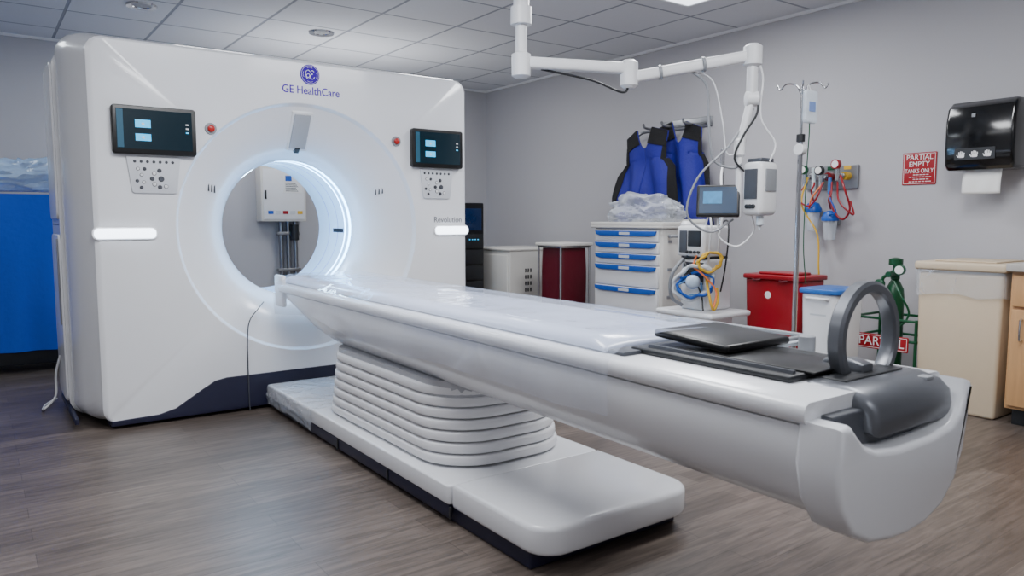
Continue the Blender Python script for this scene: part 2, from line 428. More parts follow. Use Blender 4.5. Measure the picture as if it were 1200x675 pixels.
Gp=[(-.02,.38),(-.2,.55),(-.48,.42),(-.58,.05),(-.42,-.3),(-.14,-.32),(-.04,-.08),(-.2,.1),(-.42,-.02),(-.5,-.3),(-.3,-.55),(-.02,-.45)]
Ep=[(.52,.38),(.32,.55),(.12,.42),(.12,.18),(.34,.08),(.12,.0),(.02,-.24),(.16,-.5),(.42,-.48),(.58,-.25)]
for P_ in (Gp,Ep):
    tube('emblem_letter',[(LGX+p[0]*.044,GY-.0050,LGZ+p[1]*.044) for p in P_],.0019,G,inkwhite,seg=6,sm=5)
for k in range(4):
    a=math.radians(90*k)
    pts=[(LGX+.041*math.cos(a+t)*(1-.14*abs(t)),GY-.0048,LGZ+.041*math.sin(a+t)*(1-.14*abs(t))) for t in (-.4,-.15,.15,.4)]
    tube('emblem_scroll',pts,.0009,G,inkwhite,seg=6)
text('brand_lettering','GE HealthCare',.060,(1.572,GY-.0012,1.765),FRONT,G,violet,width=.33,off=.0003)
text('model_lettering','Revolution',.052,(2.455,GY-.0012,1.047),FRONT,G,greyink,width=.20,off=-.0005)
tube('power_cord',[(1.30,4.2,.585),(1.245,4.115,.56),(1.19,4.094,.50),(1.175,4.094,.40),(1.172,4.09,.2),(1.17,4.08,.05),(1.17,4.07,.012)],.003,G,darkgrey,seg=8)
tube('floor_cable',[(.345,4.75,.3),(.32,4.75,.2),(.31,4.72,.08),(.25,4.7,.02),(.27,4.85,.012),(.33,4.95,.02)],.006,G,white2,seg=8)
# ================================================================ PATIENT TABLE
T=thing('patient_table','long white scanner table with padded cradle and bellows lift','patient table',(1.6,2.7,0))
def tcx(y):return 1.54+(y-.75)*.018
HW=.27
prism('base_slab',rrect(1.615,3.105,.69,1.95,.02),'z',.068,.138,T,white,bev=.008)
pts=[(1.28,2.12),(1.28,1.72)]+[(1.28+.10-.10*math.cos(a),1.72-.10*math.sin(a)) for a in [math.radians(15*i) for i in range(1,7)]]
pts+=[(1.95-.10+.10*math.sin(a),1.72-.10*math.cos(a)) for a in [math.radians(15*i) for i in range(0,7)]]+[(1.95,2.12)]
prism('base_nose_cover',pts,'z',.055,.148,T,white,bev=.018)
box('base_kick',1.295,1.93,1.70,4.06,0,.07,T,navy,.008)
box('base_skirt',1.275,1.283,2.14,4.05,.02,.066,T,navy,.002)
for y in (2.12,2.6,3.1,3.6):box('skirt_clip',1.27,1.277,y,y+.012,.02,.064,T,dark,.001)
box('slab_seam',1.2745,1.955,3.62,3.626,.075,.1388,T,seamlight,0)
bm=bmesh.new();g=[]
for j in range(41):
    y=3.38+.66*j/40;row=[]
    for i in range(41):
        s=i/40*.52
        w1=.006*abs(noise.noise(Vector((s*14,y*9,1))))+.005*noise.noise(Vector((s*9,y*16,4)))
        if s<.34:x=1.60-s;z=.142+.003+w1
        else:
            t=s-.34;x=1.262-w1*1.5-.004;z=.142-t*(.55+.12*noise.noise(Vector((y*5,0,0))))
        row.append(bm.verts.new((x,y,z)))
    g.append(row)
for j in range(40):
    for i in range(40):bm.faces.new((g[j][i],g[j][i+1],g[j+1][i+1],g[j+1][i]))
mk('base_plastic',bm,T,film4,smooth=80)
# bellows: crisp stacked tiers
n=7
for i in range(n):
    f=i/(n-1)
    w=.61-.03*f;l=1.25-.10*f;cy=2.83+.01*f
    z0=.149+i*.0415
    bm=bmesh.new();rg=[]
    for (dz,ins) in ((0,.006),(.001,.0015),(.004,0),(.026,.002),(.031,.005),(.034,.014),(.035,.05)):
        rg.append([bm.verts.new((p[0],p[1],z0+dz)) for p in rrect(1.622,cy,w-2*ins,l-2*ins,.22-ins,12)])
    for a,b in zip(rg,rg[1:]):
        for k in range(len(a)):bm.faces.new((a[k],a[(k+1)%len(a)],b[(k+1)%len(a)],b[k]))
    bm.faces.new(rg[0][::-1]);bm.faces.new(rg[-1])
    mk('bellows_fold',bm,T,bellow,smooth=50)
mk('bellows_core',prismbm(rrect(1.622,2.835,.55,1.13,.19,8),'z',.145,.45),T,M('bellows_inner',(186,188,194),.6))
def loft(name,secs,mat,par,sm=40):
    bm=bmesh.new();V=[]
    for s in secs:V.append([bm.verts.new(p) for p in s])
    n=len(V[0])
    for i in range(len(V)-1):
        for k in range(n):bm.faces.new((V[i][k],V[i][(k+1)%n],V[i+1][(k+1)%n],V[i+1][k]))
    bm.faces.new(V[0][::-1]);bm.faces.new(V[-1])
    return mk(name,bm,par,mat,smooth=sm)
half=[(.235,.652),(.260,.65),(.266,.62),(.263,.58),(.250,.53),(.222,.485),(.182,.452),(.13,.437),(.065,.432)]
def sec(y,k,ws=1):
    c=tcx(y);zt=.652
    H2=[(w*ws,zt-(zt-z)*k) for (w,z) in half]
    return [Vector((c-w,y,z)) for (w,z) in H2]+[Vector((c+w,y,z)) for (w,z) in H2[::-1]]
secs=[sec(*q) for q in ((.81,1,1),(1.5,1,1),(2.5,1,1),(3.3,1,1),(3.45,.97,1),(3.6,.86,.99),(3.75,.66,.975),(3.86,.48,.96),(3.95,.34,.94),(3.99,.2,.9))]
loft('table_body',secs,white,T)
def deck(y0,y1,w,z0,z1,name,mat,r=.012):
    prof=[(-w+r,z1),(-w+.3*r,z1-.3*r),(-w,z1-r),(-w,z0+r*.5),(-w+r*.5,z0),(w-r*.5,z0),(w,z0+r*.5),(w,z1-r),(w-.3*r,z1-.3*r),(w-r,z1)]
    ys=[y0+(y1-y0)*i/12 for i in range(13)]
    return loft(name,[[Vector((tcx(y)+a,y,z)) for a,z in prof] for y in ys],mat,T,50)
deck(.80,4.02,HW+.003,.655,.698,'deck',white,.016)
deck(1.36,4.03,.215,.699,.708,'cradle',darkgrey,.003)
bm=bmesh.new();nx,ny=36,220;g=[]
Y0,Y1=1.42,4.10
for j in range(ny+1):
    y=Y0+(Y1-Y0)*j/ny;row=[]
    for i in range(nx+1):
        u=-1+2*i/nx
        e=(1-abs(u)**6)**.5 if abs(u)<1 else 0
        endf=max(0,min(1,(y-Y0)/.07,(Y1-y)/.04))
        z=.703+.040*e*endf**.5-.012*(1-u*u)*endf
        x=tcx(y)+.222*u
        wr=.003*abs(noise.noise(Vector((x*7,y*3.2,0))))+.003*noise.noise(Vector((x*4,y*9,2)))
        z+=wr*e
        row.append(bm.verts.new((x,y,z)))
    g.append(row)
for j in range(ny):
    for i in range(nx):bm.faces.new((g[j][i],g[j][i+1],g[j+1][i+1],g[j+1][i]))
mk('mattress',bm,T,mattress,smooth=80,solid=.004)
bm=bmesh.new();nx,ny=70,260;g=[]
for j in range(ny+1):
    y=1.34+(4.04-1.34)*j/ny;row=[]
    for i in range(nx+1):
        u=-1+2*i/nx;s=abs(u)
        nz=noise.noise(Vector((u*2.0,y*2.4,7)))
        drop=.15+.06*noise.noise(Vector((y*1.3,u>0,3)))
        if s<.58:
            x=.285*s/.58;z=.751-.004*(s/.58)**2+.004*nz+.003*abs(noise.noise(Vector((x*5,y*5,1))))
            if x>.21:z-=(x-.21)/.075*.046
        else:
            t=(s-.58)/.42
            x=.286+.008*math.sin(t*2.2)+.007*nz*t+.006*math.sin(y*13+nz*4+t)*t;z=.70-t*drop
        row.append(bm.verts.new((tcx(y)+(x if u>0 else -x),y,z)))
    g.append(row)
for j in range(ny):
    for i in range(nx):bm.faces.new((g[j][i],g[j][i+1],g[j+1][i+1],g[j+1][i]))
mk('plastic_sheet',bm,T,film,smooth=80)
box('cradle_lip',tcx(4)-.235,tcx(4)+.235,4.02,4.10,.61,.70,T,white2,.02)
box('cradle_lip',tcx(4)-.262,tcx(4)-.235,3.99,4.12,.57,.745,T,white2,.012)
# dark cradle end, pad, tray
box('cradle_end',1.40,1.72,.92,1.40,.699,.714,T,dark,.006)
box('cradle_channel',1.46,1.65,.90,1.30,.714,.719,T,black,.002)
prism('channel_rail',[(1.425,.714),(1.437,.714),(1.435,.722),(1.427,.722)],'y',.93,1.36,T,darkgrey,bev=.001)
bm=bxbm(-.13,.13,-.125,.125,-.011,.011,.009)
mk('head_pad',bm,T,black,mtx=Matrix.Translation((1.61,1.27,.737))@Matrix.Rotation(math.radians(3),4,'X'))
tr=prism('side_tray',rrect(1.79,1.40,.14,.46,.03),'z',.705,.715,T,plastic_film('tray_film',(200,208,215),.65,5,.1),bev=.003)
tube('tray_rim',[(p[0],p[1],.727) for p in rrect(1.79,1.40,.14,.46,.03,3)],.006,tr,grey,closed=True,sm=1)
cyl('tray_knob',.022,(1.79,1.13,.698),(1.79,1.13,.74),tr,grey)
# end cap: broad solid rounded cap with a shallow recessed upper edge
o_out=[(1.285,.662),(1.275,.58),(1.295,.505),(1.34,.448),(1.41,.415),(1.50,.400),(1.58,.396),(1.66,.402),(1.74,.425),(1.80,.47),(1.84,.535),(1.857,.61),(1.865,.688)]
o_in=[(1.850,.692),(1.838,.655),(1.815,.622),(1.77,.600),(1.68,.590),(1.52,.590),(1.43,.600),(1.38,.618),(1.35,.642),(1.325,.664)]
sc=lambda L:[(1.537+(p[0]-1.572)*.915,p[1]) for p in L]
prism('end_cap',sc(o_out+o_in),'y',.725,.82,T,white,bev=.014)
prism('end_housing',sc([(1.335,.63),(1.35,.57),(1.80,.57),(1.835,.63),(1.84,.668),(1.34,.668)]),'y',.775,.84,T,darkgrey,bev=.008)
pr=[(.752,.610),(.746,.640),(.752,.672),(.775,.694),(.82,.705),(.90,.706),(.915,.70),(.915,.620)]
prism('end_clamp',pr,'x',1.435,1.775,T,silver,bev=.024)
box('clamp_inset',1.48,1.72,.84,.90,.702,.709,T,dark,.003)
box('clamp_button',1.70,1.73,.775,.80,.690,.700,T,grey,.002)
RC=(1.648,.895,.779)
bm=lathebm([(.104,-.012),(.108,-.018),(.124,-.018),(.131,-.012),(.131,.012),(.124,.018),(.108,.018),(.104,.012),(.104,-.012)],RC,(0,1,0),72,False)
mk('ring_handle',bm,T,silver)
prism('handle_arm',[(.865,.70),(.865,.725),(.90,.735),(.96,.728),(.97,.715),(.97,.70)],'x',1.59,1.64,T,silver,bev=.008)
# ================================================================ CEILING BOOM
A=thing('ceiling_boom','white jointed ceiling-mounted boom carrying an injector head and display','ceiling boom',(2.37,3.2,H))
P1=Vector((2.37,3.2,1.87));P2=Vector((2.91,2.95,1.83));P3=Vector((3.45,2.56,1.93))
lathe('ceiling_plate',[(.12,0),(.12,-.03),(.10,-.05),(.05,-.06)],(2.37,3.2,H),A,white2)
cyl('column',.042,(2.37,3.2,2.46),(2.37,3.2,2.12),A,white2)
cyl('column_joint',.056,(2.37,3.2,2.15),(2.37,3.2,2.06),A,white2)
cyl('column',.030,(2.37,3.2,2.08),(2.37,3.2,1.90),A,white2)
lathe('column_joint',[(.03,-.08),(.05,-.07),(.05,.04),(.03,.05)],P1,A,white2)
def arm(a,b,w,h,name='boom_arm'):
    d=(b-a);L_=d.length;bm=bxbm(0,L_,-w/2,w/2,-h/2,h/2,.016)
    d=d.normalized();s,u=frame(d)
    mt=Matrix((( d.x,s.x,u.x,a.x),(d.y,s.y,u.y,a.y),(d.z,s.z,u.z,a.z),(0,0,0,1)))
    return mk(name,bm,A,white2,mtx=mt)
arm(P1,P2+Vector((0,0,.03)),.06,.06)
lathe('elbow_joint',[(.03,-.075),(.048,-.06),(.048,.06),(.03,.075)],P2,A,white2)
arm(P2+Vector((0,0,-.02)),P3,.055,.06)
for f in (.25,.6):
    q=P2.lerp(P3,f)+Vector((0,0,-.02*(1-f)));d=(P3-P2).normalized()
    cyl('cable_strap',.040,q-d*.008,q+d*.008,A,grey,seg=20)
lathe('elbow_joint',[(.03,-.06),(.05,-.05),(.05,.045),(.03,.06)],P3,A,white2)
P4=Vector((3.45,2.56,1.70));P5=Vector((3.41,2.60,1.44))
arm(P3,P4,.05,.055);lathe('elbow_joint',[(.02,-.035),(.04,-.03),(.04,.03),(.02,.035)],P4,A,white2,ax=(.81,-.58,0))
arm(P4,P5,.042,.045)
cyl('drop_pole',.017,P5+Vector((0,0,.05)),(3.41,2.60,1.06),A,white2)
lathe('pole_joint',[(.02,-.05),(.03,-.04),(.03,.04),(.02,.05)],P5,A,white2)
hd=mk('injector_head',bxbm(3.405,3.56,2.45,2.58,1.07,1.36,.03),A,white2)
box('head_panel',3.399,3.407,2.475,2.555,1.16,1.32,hd,darkgrey,.002)
for k in range(3):cyl('head_knob',.012,(3.394,2.495+.02*k,1.12),(3.407,2.495+.02*k,1.12),hd,dark,seg=12)
box('head_face',3.44,3.53,2.444,2.452,1.20,1.32,hd,grey,.002)
box('head_top',3.43,3.54,2.47,2.56,1.355,1.38,hd,darkgrey,.006)
lathe('syringe',[(.02,0),(.02,-.05),(.006,-.06),(.005,-.075)],(3.47,2.50,1.07),hd,M('syringe_clear',(210,218,226),.15))
DMT=Matrix.Translation((3.335,2.675,1.15))@Matrix.Rotation(math.radians(-52),4,'Z')@Matrix.Rotation(math.radians(-16),4,'X')
dm=mk('display',bxbm(-.115,.115,-.018,.018,-.09,.09,.01),A,dark,mtx=DMT)
mk('display_screen',bxbm(-.10,.10,-.021,-.0175,-.075,.075),dm,bluescreen,mtx=DMT)
mk('display_graph',bxbm(-.08,.02,-.0222,-.0208,-.02,.05),dm,M('graph_blue',(40,120,170),.3,emit=(40,120,170),estr=.4,var=.5,scale=40),mtx=DMT)
cyl('display_bracket',.012,(3.42,2.62,1.1),(3.35,2.70,1.12),A,grey)
tube('hanging_cable',[P2+Vector((.28,-.19,.02)),P2+Vector((.35,-.24,-.06)),P2+Vector((.36,-.25,-.25)),P2+Vector((.38,-.27,-.45)),P2+Vector((.46,-.33,-.50)),(3.41,2.58,1.35)],.007,A,grey,seg=8)
tube('hanging_cable',[P2+Vector((.30,-.19,.02)),P2+Vector((.40,-.24,-.03)),P2+Vector((.44,-.28,-.25)),P2+Vector((.46,-.30,-.42)),(3.41,2.58,1.42)],.004,A,white2,seg=8)
tube('hanging_cable',[P2+Vector((0,0,-.06)),P2+Vector((-.05,0,-.10)),P2+Vector((-.2,.08,-.04)),P1+Vector((.1,-.04,-.03))],.006,A,dark,seg=8)
tube('hanging_cable',[P4+Vector((.02,0,-.05)),(3.36,2.63,1.45),(3.22,2.72,1.28),(3.18,2.76,1.08),(3.3,2.7,.98),(3.4,2.62,1.05)],.006,A,grey,seg=8)
tube('hanging_cable',[(3.47,2.55,1.07),(3.50,2.56,.98),(3.44,2.62,.90),(3.36,2.68,.95),(3.34,2.68,1.05)],.005,A,white2,seg=8)
tube('hanging_cable',[(3.42,2.56,1.30),(3.37,2.60,1.38),(3.40,2.57,1.50),(3.46,2.53,1.62),(3.47,2.54,1.72)],.006,A,dark,seg=8)
tube('hanging_cable',[(3.50,2.47,1.36),(3.53,2.46,1.46),(3.48,2.52,1.60),(3.49,2.52,1.80),(3.46,2.53,1.90)],.005,A,white2,seg=8)
# ================================================================ CRASH CART
C=thing('supply_cart','white medical supply cart with six drawers and blue handles','medical cart',(4.17,4.02,0))
cx0,cx1,cy0,cy1=3.97,4.40,3.66,4.38
box('cabinet_body',cx0,cx1,cy0,cy1,.12,.985,C,warmwhite,.012)
box('top_tray',cx0-.03,cx1+.01,cy0-.02,cy1+.02,.985,1.005,C,warmwhite,.006)
mk('top_rim',join([bxbm(cx0-.03,cx0-.015,cy0-.02,cy1+.02,1.0,1.03,.004),bxbm(cx1-.005,cx1+.01,cy0-.02,cy1+.02,1.0,1.05,.004),bxbm(cx0-.015,cx1-.005,cy0-.02,cy0-.005,1.0,1.03,.004),bxbm(cx0-.015,cx1-.005,cy1+.005,cy1+.02,1.0,1.03,.004)]),C,warmwhite)
card=M('label_card',(200,205,210),.6)
for (z0,z1) in ((.885,.968),(.80,.88),(.715,.795),(.55,.71),(.36,.545),(.15,.355)):
    d=box('drawer',cx0-.02,cx0+.005,cy0+.03,cy1-.03,z0,z1,C,white2,.006)
    hz=z1-.022
    prism('drawer_handle',[(cy0+.04,hz+.018),(cy1-.04,hz+.018),(cy1-.05,hz-.010),(cy1-.10,hz-.020),(cy0+.10,hz-.020),(cy0+.05,hz-.010)],'x',cx0-.038,cx0-.018,d,blue,bev=.004)
    box('drawer_label',cx0-.040,cx0-.0375,(cy0+cy1)/2-.06,(cy0+cy1)/2+.05,hz-.010,hz+.010,d,card,0)
for k in range(4):
    z=.28+.2*k
    box('side_slot',cx0+.05,cx0+.09,cy0-.004,cy0+.002,z,z+.02,C,grey,0)
tube('push_handle',[(cx0+.06,cy0,.93),(cx0+.06,cy0-.06,.93),(cx1-.06,cy0-.06,.93),(cx1-.06,cy0,.93)],.012,C,grey,sm=3)
def caster(x,y,par,r=.05,nm='caster'):
    c=cyl(nm,r,(x-.014,y,r),(x+.014,y,r),par,dark,seg=20,bev=.005)
    box('caster_fork',x-.022,x+.022,y-.02,y+.02,r+.01,r*2+.03,c,grey,.006)
for x in (cx0+.06,cx1-.06):
    for y in (cy0+.07,cy1-.07):caster(x,y,C)
lump('crumpled_plastic_bag',(4.18,4.06,1.11),(.185,.30,.12),None,film2,.5,2.6,flat=1.007,seed=3,label='crumpled clear plastic bag lying on the supply cart top',cat='plastic bag')
# ================================================================ APRONS ON WALL
R=thing('apron_rack','steel wall rack with projecting arms for hanging aprons','wall rack',(XR,4.28,1.8))
box('back_plate',XR-.015,XR,3.92,4.44,1.79,1.87,R,steel,.003)
for y in (3.98,4.20,4.40):
    tube('rack_arm',[(XR-.01,y,1.82),(XR-.12,y,1.80),(XR-.26,y,1.80),(XR-.29,y,1.83)],.010,R,steel)
tube('rack_arm',[(XR-.01,4.46,1.80),(XR-.10,4.58,1.79),(XR-.12,4.68,1.74),(XR-.12,4.72,1.76)],.012,R,steel)
def vest(cy,X,ztop,zbot,sc,lab,seed,tilt=0,slump=0):
    t=thing('lead_apron',lab,'lead apron',(X,cy,zbot))
    Hh=ztop-zbot
    def yo(q):
        if q<.12:return .195-.01*q/.12
        if q<.28:return .185
        if q<.40:return .185+(q-.28)/.12*.07
        return .255+.055*(q-.40)/.60
    def yi(q):return .075*max(0,1-q/.20)**.5
    def strip(f0,f1,q0,q1,off,nm,mat,sides):
        bms=[]
        for sd in sides:
            bm=bmesh.new();g=[];nj,ni=50,18
            for j in range(nj+1):
                q=q0+(q1-q0)*j/nj;row=[]
                for i in range(ni+1):
                    f=f0+(f1-f0)*i/ni
                    y=yi(q)+(yo(q)-yi(q))*f
                    fold=.034*math.sin(sd*y*28+seed+q*4)*min(1,q*1.6)+.025*noise.noise(Vector((sd*y*8+seed,q*4,seed)))
                    x=X-off+fold-.03*math.cos(min(1,f)*1.5)*(1-q*.3)
                    row.append(bm.verts.new((x,cy+sd*y*sc+tilt*q,ztop-q*Hh+.03*math.sin(sd*y*14+seed)*q-.05*f*(1-q)*(q<.3)+slump*sd*y)))
                g.append(row)
            for j in range(nj):
                for i in range(ni):bm.faces.new((g[j][i],g[j][i+1],g[j+1][i+1],g[j+1][i]))
            bms.append(bm)
        return mk(nm,join(bms),t,mat,smooth=60,solid=.012 if mat==royal else .006)
    strip(0,1,0,1,0,'vest_panel',royal,(-1,1))
    for sd in (-1,1):
        strip(0,1,0,.15,.012,'shoulder_trim',blackfab,(sd,))
        strip(.86,1.05,.10,1,.010,'edge_binding',blackfab,(sd,))
vest(4.37,XR-.26,1.79,.96,1.14,'dark royal blue lead apron with black shoulders hanging on wall rack',1,.06,-.10)
vest(4.11,XR-.15,1.83,1.00,1.10,'dark royal blue lead apron with black edging hanging on wall rack',4,-.03,.08)
# ================================================================ MONITORING CART
D=thing('monitoring_cart','white mobile patient monitoring cart with coiled blue and yellow tubing','medical cart',(3.78,3.12,0))
prism('cart_base',rrect(3.78,3.12,.46,.44,.08),'z',.09,.20,D,white2,bev=.02)
for x in (3.62,3.94):
    for y in (2.97,3.27):caster(x,y,D,.04)
box('lower_cabinet',3.66,3.92,3.0,3.26,.20,.46,D,white2,.02)
box('work_shelf',3.58,3.97,2.90,3.36,.44,.475,D,white2,.015)
box('mid_module',3.68,3.92,3.02,3.24,.475,.80,D,white2,.02)
box('module_gap',3.675,3.90,3.04,3.23,.80,.815,D,dark,.002)
u=box('upper_module',3.66,3.90,3.03,3.26,.815,1.01,D,white2,.02)
box('module_screen',3.652,3.662,3.06,3.16,.88,.98,u,dark,.003)
box('module_panel',3.652,3.662,3.17,3.23,.84,.98,u,darkgrey,.003)
for k in range(4):cyl('module_knob',.01,(3.642,3.07+.03*k,.845),(3.655,3.07+.03*k,.845),u,dark,seg=12)
box('mid_panel',3.672,3.682,3.05,3.21,.64,.78,D,darkgrey,.003)
box('drape_box',3.90,3.95,3.25,3.31,.98,1.02,D,white2,.002)
lathe('canister',[(.035,0),(.04,.01),(.04,.12),(.025,.14)],(3.80,3.30,.90),D,white2,seg=20)
cyl('support_post',.014,(3.95,3.14,.46),(3.95,3.14,1.50),D,chrome)
for k in range(3):cyl('module_dial',.02,(3.655,3.06+.06*k,.73),(3.675,3.06+.06*k,.73),D,[grey,dark,green][k],seg=16)
def coil(name,c,r,rt,turns,mat,par,ax,ph=0):
    s,t=frame(Vector(ax));pts=[]
    n=int(turns*14)
    for i in range(n):
        a=2*math.pi*i/14;rr_=r*(1+.14*math.sin(i*.9+ph)+.09*math.sin(i*2.3+ph))
        pts.append(Vector(c)+s*rr_*math.cos(a)+t*rr_*math.sin(a)*.9+Vector(ax).normalized()*(.03*math.sin(i*.37+ph)))
    return tube(name,pts,rt,par,mat,seg=8,sm=3)
coil('breathing_tube',(3.60,3.06,.66),.115,.010,3.5,M('tube_white',(215,222,228),.25),D,(-.8,-.6,0))
coil('breathing_tube',(3.595,3.04,.645),.095,.007,3,blue,D,(-.8,-.6,.2),1)
coil('breathing_tube',(3.60,3.09,.62),.065,.006,2.5,M('tube_clear_blue',(120,170,220),.2),D,(-.8,-.6,-.3),2)
lathe('mask_dome',[(.045,0),(.04,.03),(.028,.045),(.012,.05)],(3.575,3.045,.665),D,M('mask_clear',(195,214,235),.15),ax=(-.8,-.6,.1))
coil('yellow_hose',(3.64,2.97,.79),.065,.007,3.5,yellow,D,(-.6,-.8,0))
tube('yellow_hose',[(3.66,3.02,.72),(3.60,2.94,.60),(3.62,2.92,.50),(3.70,2.95,.55),(3.75,3.0,.62)],.008,D,yellow)
tube('yellow_hose',[(3.68,3.1,.84),(3.62,3.08,.76),(3.60,3.0,.72),(3.64,2.92,.62),(3.60,2.90,.52)],.006,D,orangem)
tube('grey_hose',[(3.66,3.2,.80),(3.58,3.22,.7),(3.60,3.24,.56),(3.66,3.2,.5)],.012,D,grey)
tube('grey_hose',[(3.95,3.14,1.40),(3.84,3.06,1.30),(3.76,2.98,1.1),(3.74,2.98,.95),(3.78,3.02,.85)],.008,D,white2)
tube('grey_hose',[(3.70,3.06,1.01),(3.66,3.0,1.08),(3.62,2.95,1.0),(3.62,2.96,.86),(3.66,3.0,.76)],.006,D,white2)
tube('grey_hose',[(3.80,3.04,1.01),(3.76,2.94,1.04),(3.72,2.90,.92),(3.72,2.92,.74),(3.76,2.98,.6)],.005,D,dark)
tube('grey_hose',[(3.68,3.18,.82),(3.60,3.14,.80),(3.57,3.08,.74),(3.62,3.02,.60),(3.60,2.98,.49)],.005,D,dark)
# ================================================================ IV POLE
px,py=3.586,2.344
V=thing('iv_pole','slim chrome intravenous pole on wheels with four hooks','iv pole',(px,py,0))
cyl('lower_pole',.013,(px,py,.08),(px,py,1.48),V,chrome);cyl('upper_pole',.008,(px,py,1.46),(px,py,1.73),V,chrome)
cyl('pole_collar',.022,(px,py,1.46),(px,py,1.50),V,dark)
lathe('pole_hub',[(.04,.05),(.05,.06),(.05,.10),(.02,.12)],(px,py,0),V,dark)
for k in range(5):
    a=2*math.pi*k/5+.3;ex,ey=px+.24*math.cos(a),py+.24*math.sin(a)
    tube('leg',[(px,py,.085),(px+.12*math.cos(a),py+.12*math.sin(a),.08),(ex,ey,.065)],.011,V,chrome)
    cyl('caster',.025,(ex-.01,ey,.025),(ex+.01,ey,.025),V,dark,seg=16)
for k in range(4):
    a=math.pi/2*k+.6;c,s=math.cos(a),math.sin(a)
    tube('hook',[(px,py,1.70),(px+.03*c,py+.03*s,1.755),(px+.08*c,py+.08*s,1.765),(px+.11*c,py+.11*s,1.735),(px+.125*c,py+.125*s,1.76)],.0045,V,chrome,seg=8)
cyl('pole_clamp',.03,(px-.02,py,1.42),(px+.02,py,1.42),V,white2)
bx,by=px-.012,py-.056
B=thing('iv_bag','clear intravenous fluid bag hanging from the pole hook','iv bag',(bx,by,1.5))
prism('bag_body',rrect(bx,1.635,.11,.17,.02),'y',by-.012,by+.012,B,fluid,bev=.01)
box('bag_label',bx-.028,bx+.028,by-.0145,by-.0125,1.61,1.66,B,M('label_blue',(120,145,200),.5),0)
tube('bag_loop',[(bx-.01,by,1.71),(bx-.012,by+.01,1.73),(bx,by+.012,1.75),(bx+.012,by+.01,1.73),(bx+.01,by,1.71)],.002,B,white2,seg=6)
tube('drip_line',[(bx,by,1.56),(bx,by,1.48),(px+.02,py-.03,1.35),(px+.03,py-.02,1.15),(px+.015,py-.03,.9),(px+.05,py-.03,.7)],.003,B,green,seg=6)
# ================================================================ GAS OUTLETS
O=thing('gas_outlet_panel','wall mounted medical gas outlet rail with coloured regulators','gas outlet',(XR,2.88,1.33))
prism('outlet_plate',rrect(2.88,1.335,.38,.16,.01),'x',XR-.02,XR,O,steel,bev=.003)
for k,(m_,y) in enumerate(((white2,3.0),(redm,2.88),(yellow,2.76))):
    v=cyl('outlet_valve',.028,(XR-.02,y,1.34),(XR-.07,y,1.34),O,m_)
    cyl('outlet_nut',.018,(XR-.07,y,1.34),(XR-.11,y,1.34),v,chrome,seg=6)
for (y,z,mm) in ((2.78,1.415,redm),(2.90,1.38,dark),(3.02,1.39,green)):
    rg=cyl('regulator_body',.018,(XR-.11,y,z-.11),(XR-.11,y,z-.015),O,chrome)
    cyl('regulator_gauge',.032,(XR-.15,y,z),(XR-.12,y,z),rg,mm)
    cyl('gauge_face',.024,(XR-.153,y,z),(XR-.149,y,z),rg,paper)
cyl('flow_tube',.014,(XR-.10,2.96,1.24),(XR-.10,2.96,1.40),O,M('flow_clear',(200,215,220),.15))
cyl('flow_tube',.012,(XR-.10,2.84,1.22),(XR-.10,2.84,1.33),O,M('flow_blue',(60,120,190),.15))
for k in range(3):box('outlet_tag',XR-.0225,XR-.0195,2.74+.12*k,2.79+.12*k,1.385,1.41,O,[yellow,green,paper][k],0)
for i,(y,z) in enumerate(((2.97,1.07),(2.84,1.01))):
    S=thing('suction_canister','clear suction canister with blue lid mounted below gas outlets','suction canister',(XR-.08,y,z-.1))
    lathe('canister_jar',[(.03,-.10),(.036,-.09),(.047,.03),(.047,.04)],(XR-.08,y,z),S,fluid)
    lathe('canister_lid',[(.056,.03),(.058,.05),(.038,.09),(.012,.10)],(XR-.08,y,z),S,blue)
    box('canister_bracket',XR-.035,XR,y-.03,y+.03,z,z+.04,S,grey,.003)
    tube('red_hose',[(XR-.08,y,z+.11),(XR-.14,y-.02,z+.17),(XR-.13,y-.03,z+.21),(XR-.11,y-.02,1.30)],.006,O,redm)
tube('red_hose',[(XR-.11,2.76,1.34),(XR-.16,2.70,1.25),(XR-.12,2.68,1.12),(XR-.10,2.74,1.05),(XR-.12,2.80,1.12),(XR-.1,2.84,1.26)],.007,O,redm)
tube('red_hose',[(XR-.11,2.78,1.30),(XR-.15,2.74,1.17),(XR-.11,2.66,1.08),(XR-.08,2.70,1.17)],.006,O,redm)
tube('red_hose',[(XR-.11,3.02,1.28),(XR-.17,3.04,1.20),(XR-.16,2.96,1.14),(XR-.15,2.90,1.20),(XR-.12,2.88,1.30)],.006,O,redm)
tube('blue_hose',[(XR-.10,2.84,1.22),(XR-.15,2.80,1.18),(XR-.15,2.76,1.10),(XR-.13,2.82,1.08)],.005,O,blue)
tube('yellow_hose',[(XR-.11,3.0,1.34),(XR-.14,3.02,1.15),(XR-.1,2.92,.95),(XR-.1,2.90,.72),(XR-.08,2.9,.60)],.006,O,yellow)
tube('yellow_hose',[(XR-.11,2.88,1.30),(XR-.16,2.93,1.2),(XR-.13,2.97,1.12)],.006,O,orangem)
